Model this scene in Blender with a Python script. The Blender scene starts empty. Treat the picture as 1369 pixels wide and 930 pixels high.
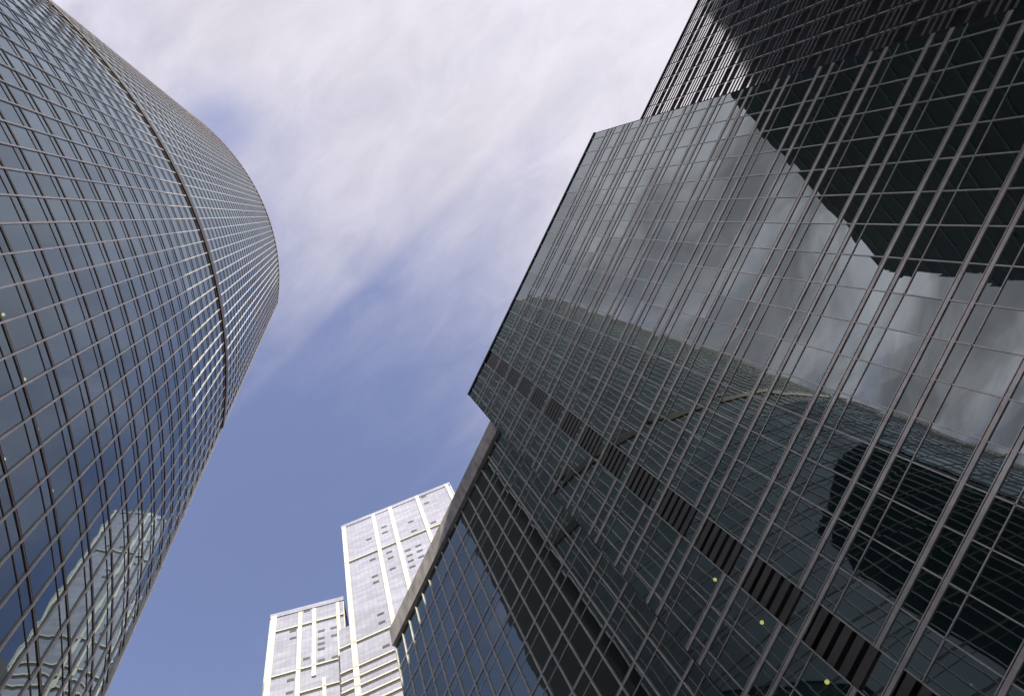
import bpy, math, random
from mathutils import Matrix, Vector
random.seed(7)
S = bpy.context.scene
COL = S.collection
R = math.radians

# ------------------------------------------------------------------ camera
RW = ((0.86153095, 0.40068028, 0.31180079),      # rows: world X, Y, Z in camera axes (right, down, forward)
      (-0.43535393, 0.89899691, 0.04766042),
      (-0.26121136, -0.17680463, 0.94895139))
cam_data = bpy.data.cameras.new('camera')
cam_data.sensor_width = 36.0
cam_data.lens = 36.0 * 950.0 / 1369.0
cam_data.clip_start = 0.1
cam_data.clip_end = 6000
cam = bpy.data.objects.new('camera', cam_data)
COL.objects.link(cam)
m = Matrix.Identity(4)
for r in range(3):
    m[r][0] = RW[r][0]
    m[r][1] = -RW[r][1]
    m[r][2] = -RW[r][2]
cam.matrix_world = m
S.camera = cam
GROUND = -1.6                                     # the eye is the origin

# ------------------------------------------------------------------ sun, sky, exposure
SUN_EL = R(31.0)
SUN_AZ = (-0.39, -0.92)                           # horizontal direction towards the sun
_l = math.hypot(*SUN_AZ)
SUN_AZ = (SUN_AZ[0] / _l, SUN_AZ[1] / _l)
to_sun = Vector((SUN_AZ[0] * math.cos(SUN_EL), SUN_AZ[1] * math.cos(SUN_EL), math.sin(SUN_EL)))
sun_data = bpy.data.lights.new('sun', 'SUN')
sun_data.energy = 3.8
sun_data.angle = R(0.5)
sun_data.color = (1.0, 0.93, 0.80)
sun = bpy.data.objects.new('sun', sun_data)
COL.objects.link(sun)
sun.rotation_euler = to_sun.to_track_quat('Z', 'Y').to_euler()

S.view_settings.view_transform = 'Standard'
S.view_settings.look = 'None'
S.view_settings.exposure = 0.95
S.view_settings.gamma = 1.0
S.cycles.max_bounces = 8
S.cycles.glossy_bounces = 5
S.cycles.transparent_max_bounces = 8
S.cycles.sample_clamp_indirect = 6.0


class NT:
    """tiny helper to write node graphs"""
    def __init__(self, tree):
        self.t = tree
        tree.nodes.clear()

    def n(self, typ, ins=None, **props):
        nd = self.t.nodes.new(typ)
        for k, v in props.items():
            setattr(nd, k, v)
        for k, v in (ins or {}).items():
            if hasattr(v, 'is_output') or hasattr(v, 'links'):
                self.t.links.new(v, nd.inputs[k])
            else:
                nd.inputs[k].default_value = v
        return nd

    def m(self, op, a, b=0.0, c=None, clamp=False):
        ins = {0: a, 1: b}
        if c is not None:
            ins[2] = c
        return self.n('ShaderNodeMath', ins, operation=op, use_clamp=clamp).outputs[0]

    def smooth(self, x, lo, hi, a=0.0, b=1.0):
        return self.n('ShaderNodeMapRange', {0: x, 1: lo, 2: hi, 3: a, 4: b}, interpolation_type='SMOOTHSTEP').outputs[0]

    def mix(self, f, a, b):
        nd = self.n('ShaderNodeMix', data_type='RGBA')
        for i, v in ((0, f), (6, a), (7, b)):
            if hasattr(v, 'is_output'):
                self.t.links.new(v, nd.inputs[i])
            else:
                nd.inputs[i].default_value = v
        return nd.outputs[2]

    def link(self, a, b):
        self.t.links.new(a, b)


world = bpy.data.worlds.new('World')
S.world = world
world.use_nodes = True
w = NT(world.node_tree)
sky = w.n('ShaderNodeTexSky', sky_type='NISHITA', sun_disc=False, sun_elevation=SUN_EL,
          sun_rotation=math.atan2(SUN_AZ[0], SUN_AZ[1]), altitude=200, air_density=1.0, dust_density=1.6, ozone_density=2.0)
tc = w.n('ShaderNodeTexCoord')
sep = w.n('ShaderNodeSeparateXYZ', {0: tc.outputs['Generated']})
zc = w.m('MAXIMUM', sep.outputs[2], 0.06)
u = w.m('DIVIDE', sep.outputs[0], zc)             # the cloud layer is a flat sheet overhead: plan position per unit height
v = w.m('DIVIDE', sep.outputs[1], zc)
# streak axes: a runs along the streaks, b across them
ca, sa = 0.316, -0.949
a_ = w.m('ADD', w.m('MULTIPLY', u, ca), w.m('MULTIPLY', v, sa))
b_ = w.m('ADD', w.m('MULTIPLY', u, -sa), w.m('MULTIPLY', v, ca))


def fbm(sx, sy, off, scale, detail=6.0, rough=0.55, dist=0.0):
    vec = w.n('ShaderNodeCombineXYZ', {0: w.m('MULTIPLY_ADD', a_, sx, off), 1: w.m('MULTIPLY_ADD', b_, sy, off * 0.7), 2: off}).outputs[0]
    return w.n('ShaderNodeTexNoise', {'Vector': vec, 'Scale': scale, 'Detail': detail, 'Roughness': rough, 'Distortion': dist}).outputs[0]


n_big = fbm(1.0, 2.2, 3.1, 2.6, 5.0, 0.5, 0.3)
n_fine = fbm(1.0, 1.8, 8.4, 7.0, 8.0, 0.62, 0.5)
cover = w.smooth(v, 0.42, -0.40)                  # clear towards +Y, overcast towards -Y
# the sharp lee edge of the cloud bank, and the small blue gap beside the curved tower
edge = w.m('ADD', w.m('SUBTRACT', b_, 0.1021), w.m('MULTIPLY', w.m('SUBTRACT', n_fine, 0.5), 0.03))
lee = w.m('MULTIPLY', w.smooth(edge, -0.008, 0.016), w.smooth(edge, 0.48, 0.03))
lee = w.m('MULTIPLY', lee, w.smooth(v, -0.62, -0.15))
gx = w.m('DIVIDE', w.m('ADD', u, 0.165), 0.055)
gy = w.m('DIVIDE', w.m('ADD', v, 0.05), 0.06)
gap = w.m('EXPONENT', w.m('MULTIPLY', w.m('ADD', w.m('MULTIPLY', gx, gx), w.m('MULTIPLY', gy, gy)), -1.0))
amp = w.m('ADD', 0.9, w.m('MULTIPLY', w.smooth(u, -0.25, -0.5), 1.3))   # the sheet breaks up into lumps towards -X
dens = w.m('ADD', w.m('ADD', w.m('MULTIPLY', cover, 1.0), 0.05), w.m('MULTIPLY', w.m('SUBTRACT', n_big, 0.5), amp))
dens = w.m('ADD', dens, w.m('MULTIPLY', w.m('SUBTRACT', n_fine, 0.5), 0.34))
dens = w.m('SUBTRACT', dens, w.m('MULTIPLY', lee, 0.22))
dens = w.m('SUBTRACT', dens, w.m('MULTIPLY', gap, 0.34))
cloud = w.smooth(dens, -0.05, 1.0)
sky_tint = w.n('ShaderNodeVectorMath', {0: sky.outputs[0], 1: (1.46, 1.14, 1.15)}, operation='MULTIPLY').outputs[0]
n_lump = fbm(1.1, 1.5, 14.2, 2.4, 5.0, 0.55, 0.8)
belly = w.m('ADD', 1.0, w.m('MULTIPLY', w.smooth(u, -0.22, -0.45), w.smooth(n_lump, 0.36, 0.66, -0.40, 0.68)))   # grey bellies of the lumps
shade = w.m('MULTIPLY', w.m('MULTIPLY', w.smooth(n_fine, 0.25, 0.75, 0.88, 1.02), belly), w.m('MULTIPLY', w.smooth(v, -0.05, -0.5, 0.96, 1.08), w.smooth(v, -0.45, -1.15, 1.0, 1.75)))   # brighter towards the sun
ccol = w.n('ShaderNodeVectorMath', {0: (3.5, 3.36, 3.78), 'Scale': shade}, operation='SCALE').outputs[0]
mixed = w.mix(cloud, sky_tint, ccol)
bg = w.n('ShaderNodeBackground', {'Color': mixed, 'Strength': 0.12})
wo = w.n('ShaderNodeOutputWorld')
w.link(bg.outputs[0], wo.inputs[0])

# ------------------------------------------------------------------ materials


def new_mat(name):
    mt = bpy.data.materials.new(name)
    mt.use_nodes = True
    return mt, NT(mt.node_tree)


def plain(name, col, rough=0.5, metal=0.0, var=0.15, scale=1.0, stretch=(1, 1, 1), spec=0.5):
    mt, t = new_mat(name)
    geo = t.n('ShaderNodeNewGeometry')
    mp = t.n('ShaderNodeMapping', {0: geo.outputs['Position'], 3: stretch})
    nz = t.n('ShaderNodeTexNoise', {'Vector': mp.outputs[0], 'Scale': scale, 'Detail': 5.0, 'Roughness': 0.6})
    f = t.n('ShaderNodeMapRange', {0: nz.outputs[0], 1: 0.3, 2: 0.7, 3: 1.0 - var, 4: 1.0 + var})
    c = t.n('ShaderNodeVectorMath', {0: col[:3], 'Scale': f.outputs[0]}, operation='SCALE')
    b = t.n('ShaderNodeBsdfPrincipled', {'Base Color': c.outputs[0], 'Roughness': rough, 'Metallic': metal, 'Specular IOR Level': spec})
    o = t.n('ShaderNodeOutputMaterial')
    t.link(b.outputs[0], o.inputs[0])
    return mt


def glass(name, ior, tint, refl, bump=0.006, bscale=0.5, axis=None, differ=0.10, veil=(0.018, 0.036, 0.037)):
    """coated facade glass: mirror-like coat over dark tinted, see-through glass; faint roller waves"""
    mt, t = new_mat(name)
    geo = t.n('ShaderNodeNewGeometry')
    nz = t.n('ShaderNodeTexNoise', {'Vector': geo.outputs['Position'], 'Scale': bscale, 'Detail': 1.0})
    bp = t.n('ShaderNodeBump', {'Strength': 1.0, 'Distance': bump, 'Height': nz.outputs[0]})
    if axis:                                          # panes rolled to the curve of the facade
        dv = t.n('ShaderNodeVectorMath', {0: geo.outputs['Position'], 1: (axis[0], axis[1], 0)}, operation='SUBTRACT')
        fl = t.n('ShaderNodeVectorMath', {0: dv.outputs[0], 1: (1, 1, 0)}, operation='MULTIPLY')
        nn = t.n('ShaderNodeVectorMath', {0: fl.outputs[0]}, operation='NORMALIZE')
        fa = t.n('ShaderNodeVectorMath', {0: nn.outputs[0], 'Scale': 0.75}, operation='SCALE')
        fg = t.n('ShaderNodeVectorMath', {0: geo.outputs['Normal'], 'Scale': 0.25}, operation='SCALE')
        ad = t.n('ShaderNodeVectorMath', {0: fa.outputs[0], 1: fg.outputs[0]}, operation='ADD')
        nm = t.n('ShaderNodeVectorMath', {0: ad.outputs[0]}, operation='NORMALIZE')
        t.link(nm.outputs[0], bp.inputs['Normal'])
    oi = t.n('ShaderNodeObjectInfo')
    rnd = t.m('FRACT', t.m('ADD', geo.outputs['Random Per Island'], t.m('MULTIPLY', oi.outputs['Random'], 7.31)))
    rf = t.n('ShaderNodeVectorMath', {0: refl, 'Scale': t.m('MULTIPLY_ADD', rnd, differ * 1.5, 1.0 - differ)}, operation='SCALE').outputs[0]
    fr = t.n('ShaderNodeFresnel', {'IOR': ior, 'Normal': bp.outputs[0]})
    gl = t.n('ShaderNodeBsdfGlossy', {'Color': rf, 'Roughness': 0.012, 'Normal': bp.outputs[0]})
    tr0 = t.n('ShaderNodeBsdfTransparent', {'Color': tint + (1,)})
    body = t.n('ShaderNodeBsdfDiffuse', {'Color': veil + (1,)})           # body tint and dust of the glass
    tr = t.n('ShaderNodeMixShader', {0: 0.5, 1: tr0.outputs[0], 2: body.outputs[0]})
    mx = t.n('ShaderNodeMixShader', {0: fr.outputs[0], 1: tr.outputs[0], 2: gl.outputs[0]})
    o = t.n('ShaderNodeOutputMaterial')
    t.link(mx.outputs[0], o.inputs[0])
    return mt


def emit(name, col, strength):
    mt, t = new_mat(name)
    e = t.n('ShaderNodeEmission', {'Color': col + (1,), 'Strength': strength})
    o = t.n('ShaderNodeOutputMaterial')
    t.link(e.outputs[0], o.inputs[0])
    return mt


M = {}
M['glass_grey'] = glass('grey_coated_glass', 2.85, (0.13, 0.17, 0.17), (0.84, 0.94, 0.91), 0.005, 0.4)
M['glass_wing'] = glass('blue_grey_coated_glass', 2.6, (0.2, 0.26, 0.28), (0.84, 0.92, 0.84), 0.005, 0.4)
M['glass_blue'] = glass('blue_coated_glass', 1.95, (0.13, 0.17, 0.21), (0.74, 0.90, 1.0), 0.006, 0.45, axis=(-54.4, 45.24))
M['glass_dark'] = glass('dark_glass', 1.5, (0.1, 0.11, 0.12), (0.6, 0.65, 0.66), 0.01, 0.3)
M['alu'] = plain('warm_grey_aluminium', (0.52, 0.49, 0.465), 0.42, 0.55, 0.22, 1.3)
M['alu_pale'] = plain('pale_aluminium', (0.56, 0.53, 0.50), 0.42, 0.3, 0.2, 1.1)
M['alu_brown'] = plain('brown_aluminium', (0.22, 0.17, 0.14), 0.45, 0.2, 0.15, 0.6)
M['gasket'] = plain('black_gasket', (0.012, 0.012, 0.012), 0.7)
M['louvre_dark'] = plain('dark_louvre', (0.08, 0.078, 0.072), 0.3, 0.0, 0.2)
M['slat'] = plain('polished_slat', (0.86, 0.83, 0.80), 0.1, 1.0, 0.06, 1.5)
M['soffit'] = plain('weathered_metal_soffit', (0.29, 0.268, 0.245), 0.5, 0.0, 0.38, 1.1, (1, 1.3, 0.35))
M['core'] = plain('dark_interior', (0.05, 0.045, 0.042), 0.9)
M['ceiling'] = plain('office_ceiling', (0.14, 0.12, 0.105), 0.9, 0.0, 0.5, 0.12)
M['seam'] = plain('bronze_band', (0.035, 0.027, 0.023), 0.6, 0.0, 0.2, 0.6)
M['rib'] = plain('dark_steel_rib', (0.10, 0.115, 0.12), 0.5)
M['darkwall'] = plain('black_stone_cladding', (0.012, 0.013, 0.014), 0.4, 0.0, 0.3, 0.3)
M['cream'] = plain('cream_stone', (0.52, 0.495, 0.41), 0.7, 0.0, 0.08, 0.2)
M['slot'] = plain('dark_window_opening', (0.05, 0.05, 0.055), 0.4)
M['ledge_shade'] = plain('painted_ledge_shade', (0.10, 0.095, 0.10), 0.7)
M['paving'] = plain('granite_paving', (0.50, 0.48, 0.45), 0.8, 0.0, 0.2, 0.5)
M['lamp'] = emit('downlight_lens', (1.0, 0.85, 0.22), 4.0)


def panel_mat(name):
    """pale panel cladding: storey bands, panel joints, glazing that differs a little from panel to panel"""
    mt, t = new_mat(name)
    tcd = t.n('ShaderNodeTexCoord')
    sp = t.n('ShaderNodeSeparateXYZ', {0: tcd.outputs['Object']})
    sxy = t.m('SUBTRACT', sp.outputs[0], t.m('MULTIPLY', sp.outputs[1], 0.3))
    vec = t.n('ShaderNodeCombineXYZ', {0: sxy, 1: sp.outputs[2], 2: 0.0}).outputs[0]
    br = t.n('ShaderNodeTexBrick', {'Vector': vec, 'Color1': (0.30, 0.31, 0.37, 1), 'Color2': (0.265, 0.275, 0.34, 1),
                                   'Mortar': (0.215, 0.215, 0.24, 1), 'Scale': 1.0, 'Mortar Size': 0.045, 'Brick Width': 1.25, 'Row Height': 1.8},
             offset=0.0)
    st = t.n('ShaderNodeCombineXYZ', {0: t.m('MULTIPLY', sxy, 0.09), 1: t.m('MULTIPLY', sp.outputs[2], 0.42), 2: 0.0}).outputs[0]
    nz = t.n('ShaderNodeTexNoise', {'Vector': st, 'Scale': 1.0, 'Detail': 4.0, 'Roughness': 0.6}).outputs[0]
    n2 = t.n('ShaderNodeTexNoise', {'Vector': vec, 'Scale': 0.06, 'Detail': 3.0}).outputs[0]
    f = t.smooth(nz, 0.38, 0.62, 0.88, 1.08)
    f = t.m('MULTIPLY', f, t.smooth(n2, 0.35, 0.65, 0.92, 1.05))
    c = t.n('ShaderNodeVectorMath', {0: br.outputs[0], 'Scale': f}, operation='SCALE').outputs[0]
    b = t.n('ShaderNodeBsdfPrincipled', {'Base Color': c, 'Roughness': 0.25})
    o = t.n('ShaderNodeOutputMaterial')
    t.link(b.outputs[0], o.inputs[0])
    return mt


M['panel'] = panel_mat('pale_panel_cladding')

# ------------------------------------------------------------------ mesh helpers


class MB:
    def __init__(self):
        self.v, self.f, self.mi = [], [], []

    def quad(self, a, b, c, d, mi=0):
        i = len(self.v)
        self.v += [tuple(a), tuple(b), tuple(c), tuple(d)]
        self.f.append((i, i + 1, i + 2, i + 3))
        self.mi.append(mi)

    def hexa(self, p, mi=0):
        """p: 8 points, bottom ring 0-3, top ring 4-7"""
        i = len(self.v)
        self.v += [tuple(q) for q in p]
        for q in ((3, 2, 1, 0), (4, 5, 6, 7), (0, 1, 5, 4), (1, 2, 6, 5), (2, 3, 7, 6), (3, 0, 4, 7)):
            self.f.append(tuple(i + k for k in q))
            self.mi.append(mi)

    def box(self, x0, x1, y0, y1, z0, z1, mi=0):
        self.hexa([(x0, y0, z0), (x1, y0, z0), (x1, y1, z0), (x0, y1, z0),
                   (x0, y0, z1), (x1, y0, z1), (x1, y1, z1), (x0, y1, z1)], mi)

    def prism(self, pts, z0, z1, mi=0):
        i, n = len(self.v), len(pts)
        self.v += [(p[0], p[1], z0) for p in pts] + [(p[0], p[1], z1) for p in pts]
        self.f.append(tuple(i + k for k in reversed(range(n))))
        self.f.append(tuple(i + n + k for k in range(n)))
        self.mi += [mi, mi]
        for k in range(n):
            j = (k + 1) % n
            self.f.append((i + k, i + j, i + n + j, i + n + k))
            self.mi.append(mi)

    def build(self, name, mats, parent=None):
        me = bpy.data.meshes.new(name)
        me.from_pydata(self.v, [], self.f)
        if not isinstance(mats, (list, tuple)):
            mats = [mats]
        for q in mats:
            me.materials.append(q)
        if len(mats) > 1:
            me.polygons.foreach_set('material_index', self.mi)
        me.update()
        o = bpy.data.objects.new(name, me)
        COL.objects.link(o)
        if parent is not None:
            o.parent = parent
        return o


def thing(name, label, cat, loc=(0, 0, 0), group=None):
    o = bpy.data.objects.new(name, None)
    o.location = loc
    COL.objects.link(o)
    o['label'] = label
    o['category'] = cat
    if group:
        o['group'] = group
    return o


def local(o, dx=0, dy=0, dz=0):
    """parts are modelled in world space: undo the base offset of their thing"""
    o.location = (-dx, -dy, -dz)


def project(p):
    cx = sum(RW[k][0] * p[k] for k in range(3))
    cy = sum(RW[k][1] * p[k] for k in range(3))
    cz = sum(RW[k][2] * p[k] for k in range(3))
    if cz < 0.05:
        return None
    return 684.5 + 950 * cx / cz, 465 + 950 * cy / cz


def seen_area(quad):
    pts = [project(p) for p in quad]
    if any(p is None for p in pts):
        return 0.0
    x = sum(p[0] for p in pts) / len(pts)
    y = sum(p[1] for p in pts) / len(pts)
    if not (-10 < x < 1379 and -10 < y < 940):
        return 0.0
    a = 0.0
    for i in range(len(pts)):
        j = (i + 1) % len(pts)
        a += pts[i][0] * pts[j][1] - pts[j][0] * pts[i][1]
    return abs(a) / 2


def panes(quads, normals, name, stuff_name, mat, parent, tilt):
    """every pane is a quad of its own, hung very slightly out of true; the 100 that show largest are parts"""
    out = []
    for q, n in zip(quads, normals):
        t1, t2, t3 = (random.gauss(0, tilt) for _ in range(3))
        offs = (t1 + t2, -t1 + t2, -t1 - t2 + t3, t1 - t2)
        out.append([tuple(p[k] + n[k] * o for k in range(3)) for p, o in zip(q, offs)])
    order = sorted(range(len(out)), key=lambda i: -seen_area(quads[i]))
    for i in order[:100]:
        b = MB()
        b.quad(*out[i])
        b.build(name, mat, parent)
    if len(order) > 100:
        b = MB()
        for i in order[100:]:
            b.quad(*out[i])
        o = b.build(stuff_name, mat, parent)
        o['kind'] = 'stuff'


# ------------------------------------------------------------------ ground
gb = MB()
gb.quad((-3000, -3000, GROUND), (3000, -3000, GROUND), (3000, 3000, GROUND), (-3000, 3000, GROUND))
ground = gb.build('ground', M['paving'])
ground['kind'] = 'structure'

# ------------------------------------------------------------------ office block on the right
D = 22.0                 # plane of the projecting block
XW = 25.56               # plane of both set-back wings
MOD = 1.55
Y0, Y1 = -20.745, 10.255
ROOF = 73.3
PITCH = 4.004
ZA = 29.8                # level of one upper storey bar
block = thing('office_block', 'dark grey glass office block with a projecting centre and two set back wings', 'office building')


def bar(b, x, y0, y1, z, h, p, groove=True):
    """storey bar: bottom at z-h, face p in front of the glass plane x, dark groove under its top lip"""
    if groove:
        b.box(x - p, x + 0.04, y0, y1, z - h, z - h * 0.30)
        b.box(x - p + 0.03, x + 0.04, y0, y1, z - h * 0.30, z - h * 0.16, 1)
        b.box(x - p - 0.01, x + 0.04, y0, y1, z - h * 0.16, z)
    else:
        b.box(x - p, x + 0.02, y0, y1, z - h, z)


def levels(za, pitch, top):
    k = int(math.floor((top - za) / pitch))
    z = za + k * pitch
    out = []
    while z > GROUND + 1.0:
        out.append(z)
        z -= pitch
    return out


# --- the projecting block
cb = MB()
LA = levels(ZA, PITCH, ROOF - 0.6)
cb.box(D + 5.0, D + 18, Y0 + 0.3, Y1 - 0.3, GROUND, ROOF - 0.2)
for z in LA:
    cb.box(D + 0.12, D + 5.0, Y0 + 0.1, Y1 - 0.1, z - 1.0, z - 0.12, 1)
for y in (Y0, Y1):                                    # return walls
    cb.box(D + 0.1, XW + 2.0, y - 0.04, y + 0.04, GROUND, ROOF - 0.1)
cb.box(D + 0.1, D + 18, Y0 + 0.05, Y1 - 0.05, ROOF - 0.1, ROOF)
centre = cb.build('projecting_block', [M['core'], M['ceiling']], block)
centre['label'] = 'tall flat centre of the block that stands forward of both wings'
b = MB()
b.box(D - 0.10, D + 0.1, Y0 - 0.05, Y1 + 0.05, ROOF - 0.02, ROOF + 0.35)
b.build('roof_coping', M['gasket'], centre)
ym = [Y0 + MOD * (k + 0.5) for k in range(20)]        # mullion lines
edges = [Y0] + ym + [Y1]
LV = 16                                               # the bay of louvres lies between mullions LV-? and the next
lou0, lou1 = ym[16], ym[17]
for y in ym:
    b = MB()
    b.box(D - 0.04, D + 0.03, y - 0.024, y + 0.024, GROUND, ROOF)
    b.build('mullion', M['alu'], centre)
for yy in (Y0, Y1):
    b = MB()
    b.box(D - 0.03, D + 0.09, yy - 0.015, yy + 0.015, GROUND, ROOF)
    b.build('corner_post', M['gasket'], centre)
quads, norms = [], []
zs_prev = ROOF
for z in LA:
    for (zz, h, p, g, nm) in ((z, 0.245, 0.05, True, 'storey_bar'), (z - 1.08, 0.245, 0.05, True, 'storey_bar'), (z - 2.0, 0.042, 0.04, False, 'thin_transom')):
        b = MB()
        if zz == z - 1.08:
            bar(b, D, Y0 + 0.05, Y1 - 0.05, zz, h, p, g)
        else:
            bar(b, D, Y0 + 0.05, lou0, zz, h, p, g)
            bar(b, D, lou1, Y1 - 0.05, zz, h, p, g)
        b.build(nm, [M['alu'], M['gasket']], centre)
    zlist = [z + PITCH if z + PITCH < ROOF else ROOF]
bounds = [ROOF]
for z in LA:
    bounds += [z, z - 1.08, z - 2.0]
bounds.append(GROUND)
for i in range(len(bounds) - 1):
    zt, zb = bounds[i], bounds[i + 1]
    if zt - zb < 0.05:
        continue
    for k in range(len(edges) - 1):
        y0, y1 = edges[k], edges[k + 1]
        if abs(y0 - lou0) < 0.01 and (i % 3) != 1:     # louvre bay: only the band between the two storey bars is glazed
            continue
        zq = zt - 0.40 if abs(y0 - lou0) < 0.01 else zt
        quads.append([(D, y0, zb), (D, y0, zq), (D, y1, zq), (D, y1, zb)])
        norms.append((-1, 0, 0))
panes(quads, norms, 'glass_pane', 'glass_curtain', M['glass_grey'], centre, 0.002)
# louvre bay
b = MB()
b.box(D + 0.30, D + 0.34, lou0, lou1, GROUND, ROOF - 0.1)
b.build('louvre_backing', M['gasket'], centre)
tops = [ROOF + 0.9] + [z for z in LA]
for z in [LA[0] + PITCH] + LA:
    zt, zb = min(z - 1.08 - 0.27, ROOF - 0.2), max(z - PITCH - 0.38, GROUND)
    if zt - zb < 0.6:
        continue
    b = MB()
    n = 5
    st = (zt - zb) / n
    for k in range(n):
        b.box(D - 0.02, D + 0.01, lou0 + 0.035, lou1 - 0.035, zb + st * k + st * 0.20, zb + st * (k + 1) - st * 0.20)
    b.build('louvre_panel', M['louvre_dark'], centre)
for (y, z) in ((7.0, 22.9), (7.0, 19.0), (7.0, 26.5), (6.85, 30.2)):
    b = MB()
    n = 12
    pts = [(D + 0.32 + 0.085 * math.cos(2 * math.pi * k / n), y + 0.085 * math.sin(2 * math.pi * k / n)) for k in range(n)]
    b.prism(pts, z - 0.04, z + 0.02)
    b.build('ceiling_lamp', M['lamp'], centre)

# --- the glazed wing (towards +Y)
WZ, WY1 = 69.0, 37.45
wb = MB()
WA = levels(33.2, 4.026, WZ - 0.3)
wb.box(XW + 5.0, XW + 16, Y1 + 0.1, WY1 - 0.3, GROUND, WZ - 0.1)
for z in WA:
    wb.box(XW + 0.12, XW + 5.0, Y1 + 0.1, WY1 - 0.1, z - 0.9, z - 0.12, 1)
wb.box(XW + 0.05, XW + 16, WY1 - 0.06, WY1, GROUND, WZ)
wb.box(XW + 0.06, XW + 16, Y1 + 0.05, WY1, WZ + 0.02, WZ + 2.9)
wing = wb.build('glazed_wing', [M['core'], M['ceiling']], block)
wing['label'] = 'lower glazed wing with a plain metal parapet'
yy = Y1 + 0.06
while yy < 37.4:
    b = MB()
    y2 = min(yy + 3.05, 37.55)
    b.box(25.2 + random.uniform(-0.012, 0.012), XW + 0.25, yy, y2 - 0.035, WZ + 0.3, 72.5)
    b.build('parapet_panel', M['soffit'], wing)
    yy = y2
b = MB()
b.box(25.3, XW + 0.2, Y1 + 0.08, 37.5, WZ + 0.35, 72.45)
b.build('parapet_frame', M['gasket'], wing)
wy = [13.14 + 1.612 * k for k in range(-1, 16)]
wy = [y for y in wy if y < WY1 - 0.3]
for y in wy:
    b = MB()
    b.box(XW - 0.11, XW + 0.03, y - 0.04, y + 0.04, GROUND, WZ)
    b.build('mullion', M['alu_pale'], wing)
b = MB()
b.box(XW - 0.11, XW + 0.05, WY1 - 0.08, WY1 + 0.02, GROUND, WZ)
b.build('corner_post', M['alu_pale'], wing)
for z in WA:
    for (zz, h, p, g, nm) in ((z, 0.22, 0.06, True, 'storey_bar'), (z - 1.25, 0.07, 0.03, False, 'thin_transom')):
        b = MB()
        bar(b, XW, Y1 + 0.05, WY1 - 0.1, zz, h, p, g)
        b.build(nm, [M['alu'], M['gasket']], wing)
bounds = [WZ]
for z in WA:
    bounds += [z, z - 1.25]
bounds.append(GROUND)
we = [Y1 + 0.05] + wy + [WY1 - 0.05]
quads, norms = [], []
for i in range(len(bounds) - 1):
    zt, zb = bounds[i], bounds[i + 1]
    for k in range(len(we) - 1):
        quads.append([(XW, we[k], zb), (XW, we[k], zt), (XW, we[k + 1], zt), (XW, we[k + 1], zb)])
        norms.append((-1, 0, 0))
panes(quads, norms, 'glass_pane', 'glass_curtain', M['glass_wing'], wing, 0.0018)

# --- the louvred wing (towards -Y)
FZ, FY0 = 71.9, -44.0
fb = MB()
fb.box(XW + 0.34, XW + 16, FY0, Y0 - 0.06, GROUND, FZ - 0.05)
lw = fb.build('louvred_wing', M['gasket'], block)
lw['label'] = 'set back wing screened by close horizontal slats'
b = MB()
b.box(XW - 0.14, XW + 0.4, FY0, Y0 - 0.06, FZ - 0.05, FZ + 0.2)
b.build('roof_coping', M['gasket'], lw)
fy = [-25.47 - 1.6 * k for k in range(-2, 12)]
for y in fy:
    b = MB()
    b.box(XW + 0.10, XW + 0.33, y - 0.05, y + 0.05, GROUND, FZ - 0.1)
    b.build('mullion', M['alu_pale'], lw)
slats = []
z = FZ - 0.1
while z > 2:
    for k in range(4):
        slats.append((z - 0.12 - 0.54 * k, 0.22))
    slats.append((z - 2.98, 0.25))
    z -= 4.026
rest = MB()
for i, (zz, h) in enumerate(slats):
    b = MB() if i < 100 else rest
    ys = [FY0] + sorted(fy) + [Y0 - 0.07]
    for k in range(len(ys) - 1):
        b.box(XW - 0.03, XW + 0.0, ys[k] + 0.05, ys[k + 1] - 0.05, zz - h, zz)
    if i < 100:
        b.build('slat', M['slat'], lw)
if rest.f:
    rest.build('slats', M['slat'], lw)['kind'] = 'stuff'

# ------------------------------------------------------------------ curved tower on the left
CX, CY, CR = -54.4, 45.24, 56.9
TH0, DTH, NB = -15.6, -1.42, 105
TROOF, TP, TZ = 231.0, 3.70, 42.25
tower = thing('curved_tower', 'tall curved glass tower with a bronze band round its facade', 'skyscraper')


def cp(th, r):
    return CX + r * math.cos(R(th)), CY + r * math.sin(R(th))


ths = [TH0 + DTH * k for k in range(NB + 1)]


def ring(b, th_list, z0, z1, r0, r1, mi=0):
    """closed bar along the facets between the given bearings, radius r0 (inner) to r1 (outer)"""
    i = len(b.v)
    n = len(th_list)
    for th in th_list:
        pi, po = cp(th, r0), cp(th, r1)
        b.v += [(pi[0], pi[1], z0), (po[0], po[1], z0), (po[0], po[1], z1), (pi[0], pi[1], z1)]
    for k in range(n - 1):
        a, c = i + 4 * k, i + 4 * (k + 1)
        for q in ((0, 1), (1, 2), (2, 3), (3, 0)):
            b.f.append((a + q[0], a + q[1], c + q[1], c + q[0]))
            b.mi.append(mi)
    b.f.append((i, i + 1, i + 2, i + 3))
    b.f.append((i + 4 * (n - 1) + 3, i + 4 * (n - 1) + 2, i + 4 * (n - 1) + 1, i + 4 * (n - 1)))
    b.mi += [mi, mi]


TL = levels(TZ, TP, TROOF)
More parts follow.
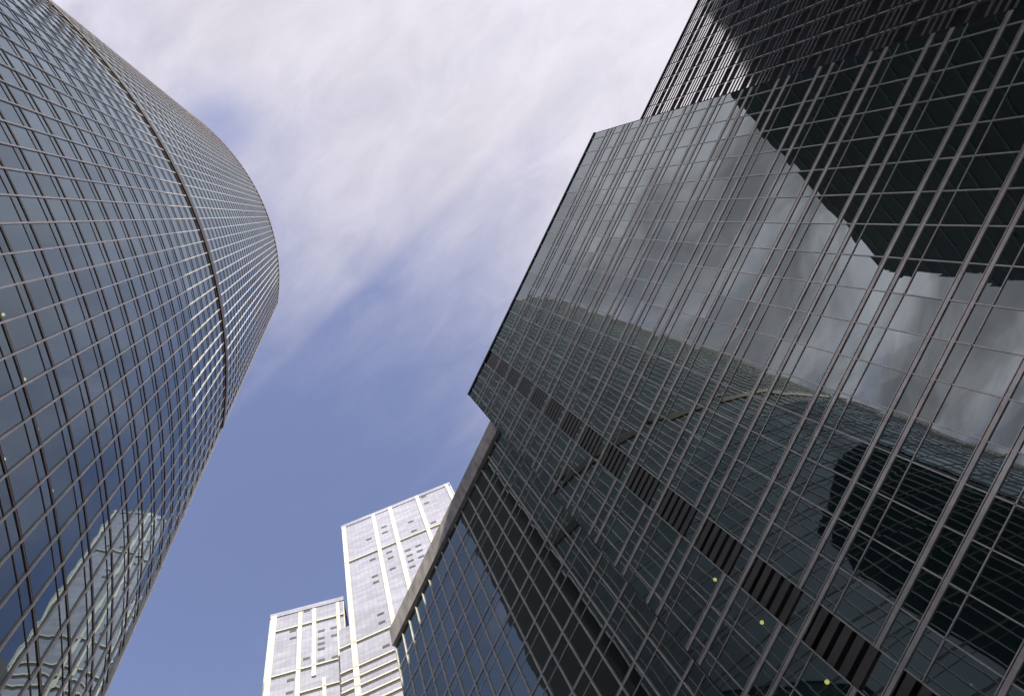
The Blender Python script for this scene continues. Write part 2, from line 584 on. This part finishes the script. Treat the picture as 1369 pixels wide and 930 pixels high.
# body: dark core behind the glass, floors, and the plain rear wall of the lens-shaped plan
tb = MB()
inner = [cp(th, CR - 5.0) for th in ths[3:-3]]
rear = [(x, 2 * 30.2 - y) for (x, y) in reversed([cp(th, CR - 0.1) for th in ths[1:-1:4]])]
tb.prism(inner + rear, GROUND, TROOF - 0.5)
for z in TL:
    ring(tb, ths, z - 0.45, z - 0.15, CR - 5.2, CR - 0.14, 1)
body = tb.build('tower_body', [M['core'], M['ceiling']], tower)
for z in TL[-100 // 2:]:
    for (zz, h, p, nm) in ((z, 0.19, 0.045, 'storey_bar'), (z - 1.05, 0.06, 0.03, 'thin_transom')):
        b = MB()
        ring(b, ths, zz - h, zz - h * 0.45, CR - 0.03, CR + p)
        ring(b, ths, zz - h * 0.45, zz - h * 0.2, CR - 0.03, CR + p - 0.015, 1)
        ring(b, ths, zz - h * 0.2, zz, CR - 0.03, CR + p)
        b.build(nm, [M['alu_brown'], M['gasket']], tower)
b = MB()
for z in TL[:-50]:
    for (zz, h, p) in ((z, 0.19, 0.045), (z - 1.05, 0.06, 0.03)):
        ring(b, ths, zz - h, zz, CR - 0.03, CR + p)
b.build('upper_storey_bars', [M['alu_brown'], M['gasket']], tower)['kind'] = 'stuff'
for k, th in enumerate(ths[:100]):
    b = MB()
    c, s_ = math.cos(R(th)), math.sin(R(th))
    tx, ty = -s_, c
    wd = 0.046 if k else 0.12
    r0, r1 = CR - 0.02, CR + 0.085 + (0.1 if k == 0 else 0)
    q = []
    for zz in (GROUND, TROOF):
        for (rr, t_) in ((r0, -wd), (r1, -wd), (r1, wd), (r0, wd)):
            q.append((CX + c * rr + tx * t_, CY + s_ * rr + ty * t_, zz))
    b.hexa(q)
    b.build('mullion', M['alu_pale'], tower)
b = MB()
ring(b, ths, 94.5, 96.3, CR - 0.02, CR + 0.20)
b.build('bronze_band', M['seam'], tower)
b = MB()
ring(b, ths, TROOF - 0.2, TROOF + 0.5, CR - 0.5, CR + 0.16)
b.build('roof_coping', M['alu_brown'], tower)
bounds = [TROOF]
for z in TL:
    bounds += [z, z - 1.05]
bounds.append(GROUND)
quads, norms = [], []
for i in range(len(bounds) - 1):
    zt, zb = bounds[i], bounds[i + 1]
    if zt - zb < 0.02:
        continue
    for k in range(NB):
        p, q = cp(ths[k + 1], CR), cp(ths[k], CR)
        tm = R((ths[k] + ths[k + 1]) / 2)
        quads.append([(q[0], q[1], zb), (q[0], q[1], zt), (p[0], p[1], zt), (p[0], p[1], zb)])
        norms.append((math.cos(tm), math.sin(tm), 0))
panes(quads, norms, 'glass_pane', 'glass_curtain', M['glass_blue'], tower, 0.0017)
for (th, z) in ((-38.61, 35.09), (-35.67, 34.99), (-33.38, 34.78), (-30.43, 34.84), (-28.18, 34.69), (-33.22, 31.18)):
    g = cp(th, CR)
    kz = (z + 0.55) / z
    c = (g[0] * kz, g[1] * kz)
    n = 12
    b = MB()
    b.prism([(c[0] + 0.075 * math.cos(2 * math.pi * k / n), c[1] + 0.075 * math.sin(2 * math.pi * k / n)) for k in range(n)], z + 0.53, z + 0.58)
    b.build('ceiling_lamp', M['lamp'], tower)

# ------------------------------------------------------------------ two pale towers


def pale_tower(label, A, e, L, depth, top, pil, ledges, slots, ext=None):
    n = Vector((-e[1] * -1, e[0] * -1))            # outward (towards the eye)
    n = Vector((e[1], -e[0]))
    if n.x * A[0] + n.y * A[1] > 0:
        n = -n
    root = thing('pale_tower', label, 'skyscraper', group='pale panel towers beyond the glass block')
    ex, ey = Vector((e[0], e[1])), n

    def P(s, o, z):
        q = Vector(A) + ex * s + ey * o
        return (q.x, q.y, z)

    def blk(b, s0, s1, o0, o1, z0, z1, mi=0):
        b.hexa([P(s0, o1, z0), P(s1, o1, z0), P(s1, o0, z0), P(s0, o0, z0), P(s0, o1, z1), P(s1, o1, z1), P(s1, o0, z1), P(s0, o0, z1)], mi)
    b = MB()
    blk(b, 0, L, -depth, 0, GROUND, top - 2.2)
    b.build('facade', M['panel'], root)
    b = MB()
    blk(b, -0.25, L + 0.25, -depth - 0.25, 0.25, top - 2.2, top)
    b.build('roof_parapet', M['panel'], root)
    if ext:
        b = MB()
        s0, zt, pr = ext
        blk(b, s0, 0.0, -depth + 3, pr, GROUND, zt)
        b.build('stepped_bay', M['panel'], root)
    for (s, wd, zt, zb) in pil:
        b = MB()
        blk(b, s - wd / 2, s + wd / 2, -0.05, 0.45, zb, zt)
        b.build('pilaster', M['cream'], root)
    for (s0, s1, z) in ledges:
        b = MB()
        blk(b, s0, s1, -0.1, 0.45, z, z + 0.42)
        blk(b, s0, s1, -0.1, 0.10, z - 0.5, z, 1)  # dark strip under the ledge: its shadow put into the colour
        b.build('ledge', [M['cream'], M['ledge_shade']], root)
    for (s, z) in slots:
        b = MB()
        blk(b, s - 0.95, s + 0.95, -0.1, 0.06, z - 0.55, z + 0.55)
        b.build('window', M['slot'], root)
    # the other three sides, same order of piers
    for k in range(5):
        b = MB()
        o = -depth + depth * k / 4
        o0, o1 = (o - 0.7 if k else o), (o + 0.7 if k < 4 else o - 0.02)
        blk(b, L - 0.05, L + 0.22, o0, o1, GROUND, top - 2.25)
        if not ext:
            blk(b, -0.22, 0.05, o0, o1, GROUND, top - 2.25)
        b.build('side_pier', M['cream'], root)
    return root


pale_tower('taller pale panel tower with cream piers and small dark slot windows', (52.15, 95.53), (0.71348, -0.70068), 40.7, 40, 245,
           [(0.7, 1.4, 242.8, GROUND), (11.6, 1.25, 242.8, GROUND), (17.85, 1.3, 244, GROUND), (28.1, 1.25, 244, GROUND), (39.5, 1.1, 244, GROUND)],
           [(0, 40.7, 215.6)] + [(-3.2, 40.7, z) for z in (171.0, 160.6, 156.7, 153.1, 149.4, 145.8, 142.0, 138.0, 134.0, 130.0)],
           [(30.45, 241.73), (30.57, 235.82), (23.47, 226.45), (30.39, 219.3), (23.58, 219.1), (8.66, 226.41), (14.44, 230.85), (14.32, 226.44),
            (8.83, 211.45), (14.34, 211.62), (14.4, 207.79), (14.3, 200.67), (20.07, 207.97), (23.52, 208.07), (20.22, 204.35), (23.45, 204.49),
            (20.09, 200.72), (23.45, 200.59), (20.11, 197.0), (8.71, 200.67), (8.71, 197.07), (8.59, 179.47), (8.61, 175.36), (8.68, 164.37),
            (8.6, 145.98)], ext=(-3.2, 180.6, -0.06))
pale_tower('shorter pale panel tower tucked behind the taller one', (36.59, 114.15), (0.8234, -0.56746), 21.2, 28, 208,
           [(1.0, 1.6, 206.5, GROUND), (8.67, 1.1, 205, GROUND), (12.7, 1.1, 205, 172), (19.6, 1.0, 205, GROUND), (15.3, 0.9, 170, GROUND)],
           [(1.6, 21.2, 197.5), (1.6, 19.2, 176.2), (9.0, 19.2, 166.4), (0, 21.2, 156.0), (0, 21.2, 146)],
           [(6.67, 196.26), (6.78, 192.58), (14.65, 192.35), (14.62, 188.63), (14.61, 186.09), (14.59, 183.47), (18.11, 192.28), (18.21, 188.39),
            (10.67, 180.9), (14.56, 178.32), (18.22, 178.13), (6.74, 173.42), (6.68, 168.36), (10.48, 205.2)])

# ------------------------------------------------------------------ dark tower across the street (it stands outside the frame; the glass shows it)
DZ = 112.0
pa = (44 - 0.8628 * DZ, -0.3328 * DZ)
pb = (44 - 0.4715 * DZ, -0.4352 * DZ)
pc = (51.1 - 0.3745 * DZ, -0.5366 * DZ)
dt = thing('dark_tower', 'black banded tower across the street, mirrored in the glass block', 'skyscraper')
b = MB()
b.prism([pa, pb, pc, (pc[0] + 6, pc[1] - 25), (pa[0] - 14, pa[1] - 40)], GROUND, DZ)
b.build('tower_body', M['darkwall'], dt)
zb = DZ - 2.4
while zb > 4:
    b = MB()
    for (p, q) in ((pa, pb), (pb, pc)):
        ex = Vector((q[0] - p[0], q[1] - p[1])).normalized()
        nn = Vector((-ex.y, ex.x)) if ex.x > 0 else Vector((ex.y, -ex.x))
        pts = [(p[0] - nn.x * .1, p[1] - nn.y * .1), (q[0] - nn.x * .1, q[1] - nn.y * .1), (q[0] + nn.x * .1, q[1] + nn.y * .1), (p[0] + nn.x * .1, p[1] + nn.y * .1)]
        b.prism(pts, zb, zb + 0.28)
    b.build('storey_band', M['rib'], dt)
    zb -= 3.9
b = MB()
b.prism([(-24, -84), (4, -88), (4, -66), (-24, -61)], DZ, DZ + 16)  # added unseen block on the roof, keeps the sun off the glazed wing
b.build('added_shade_block', M['darkwall'], dt)
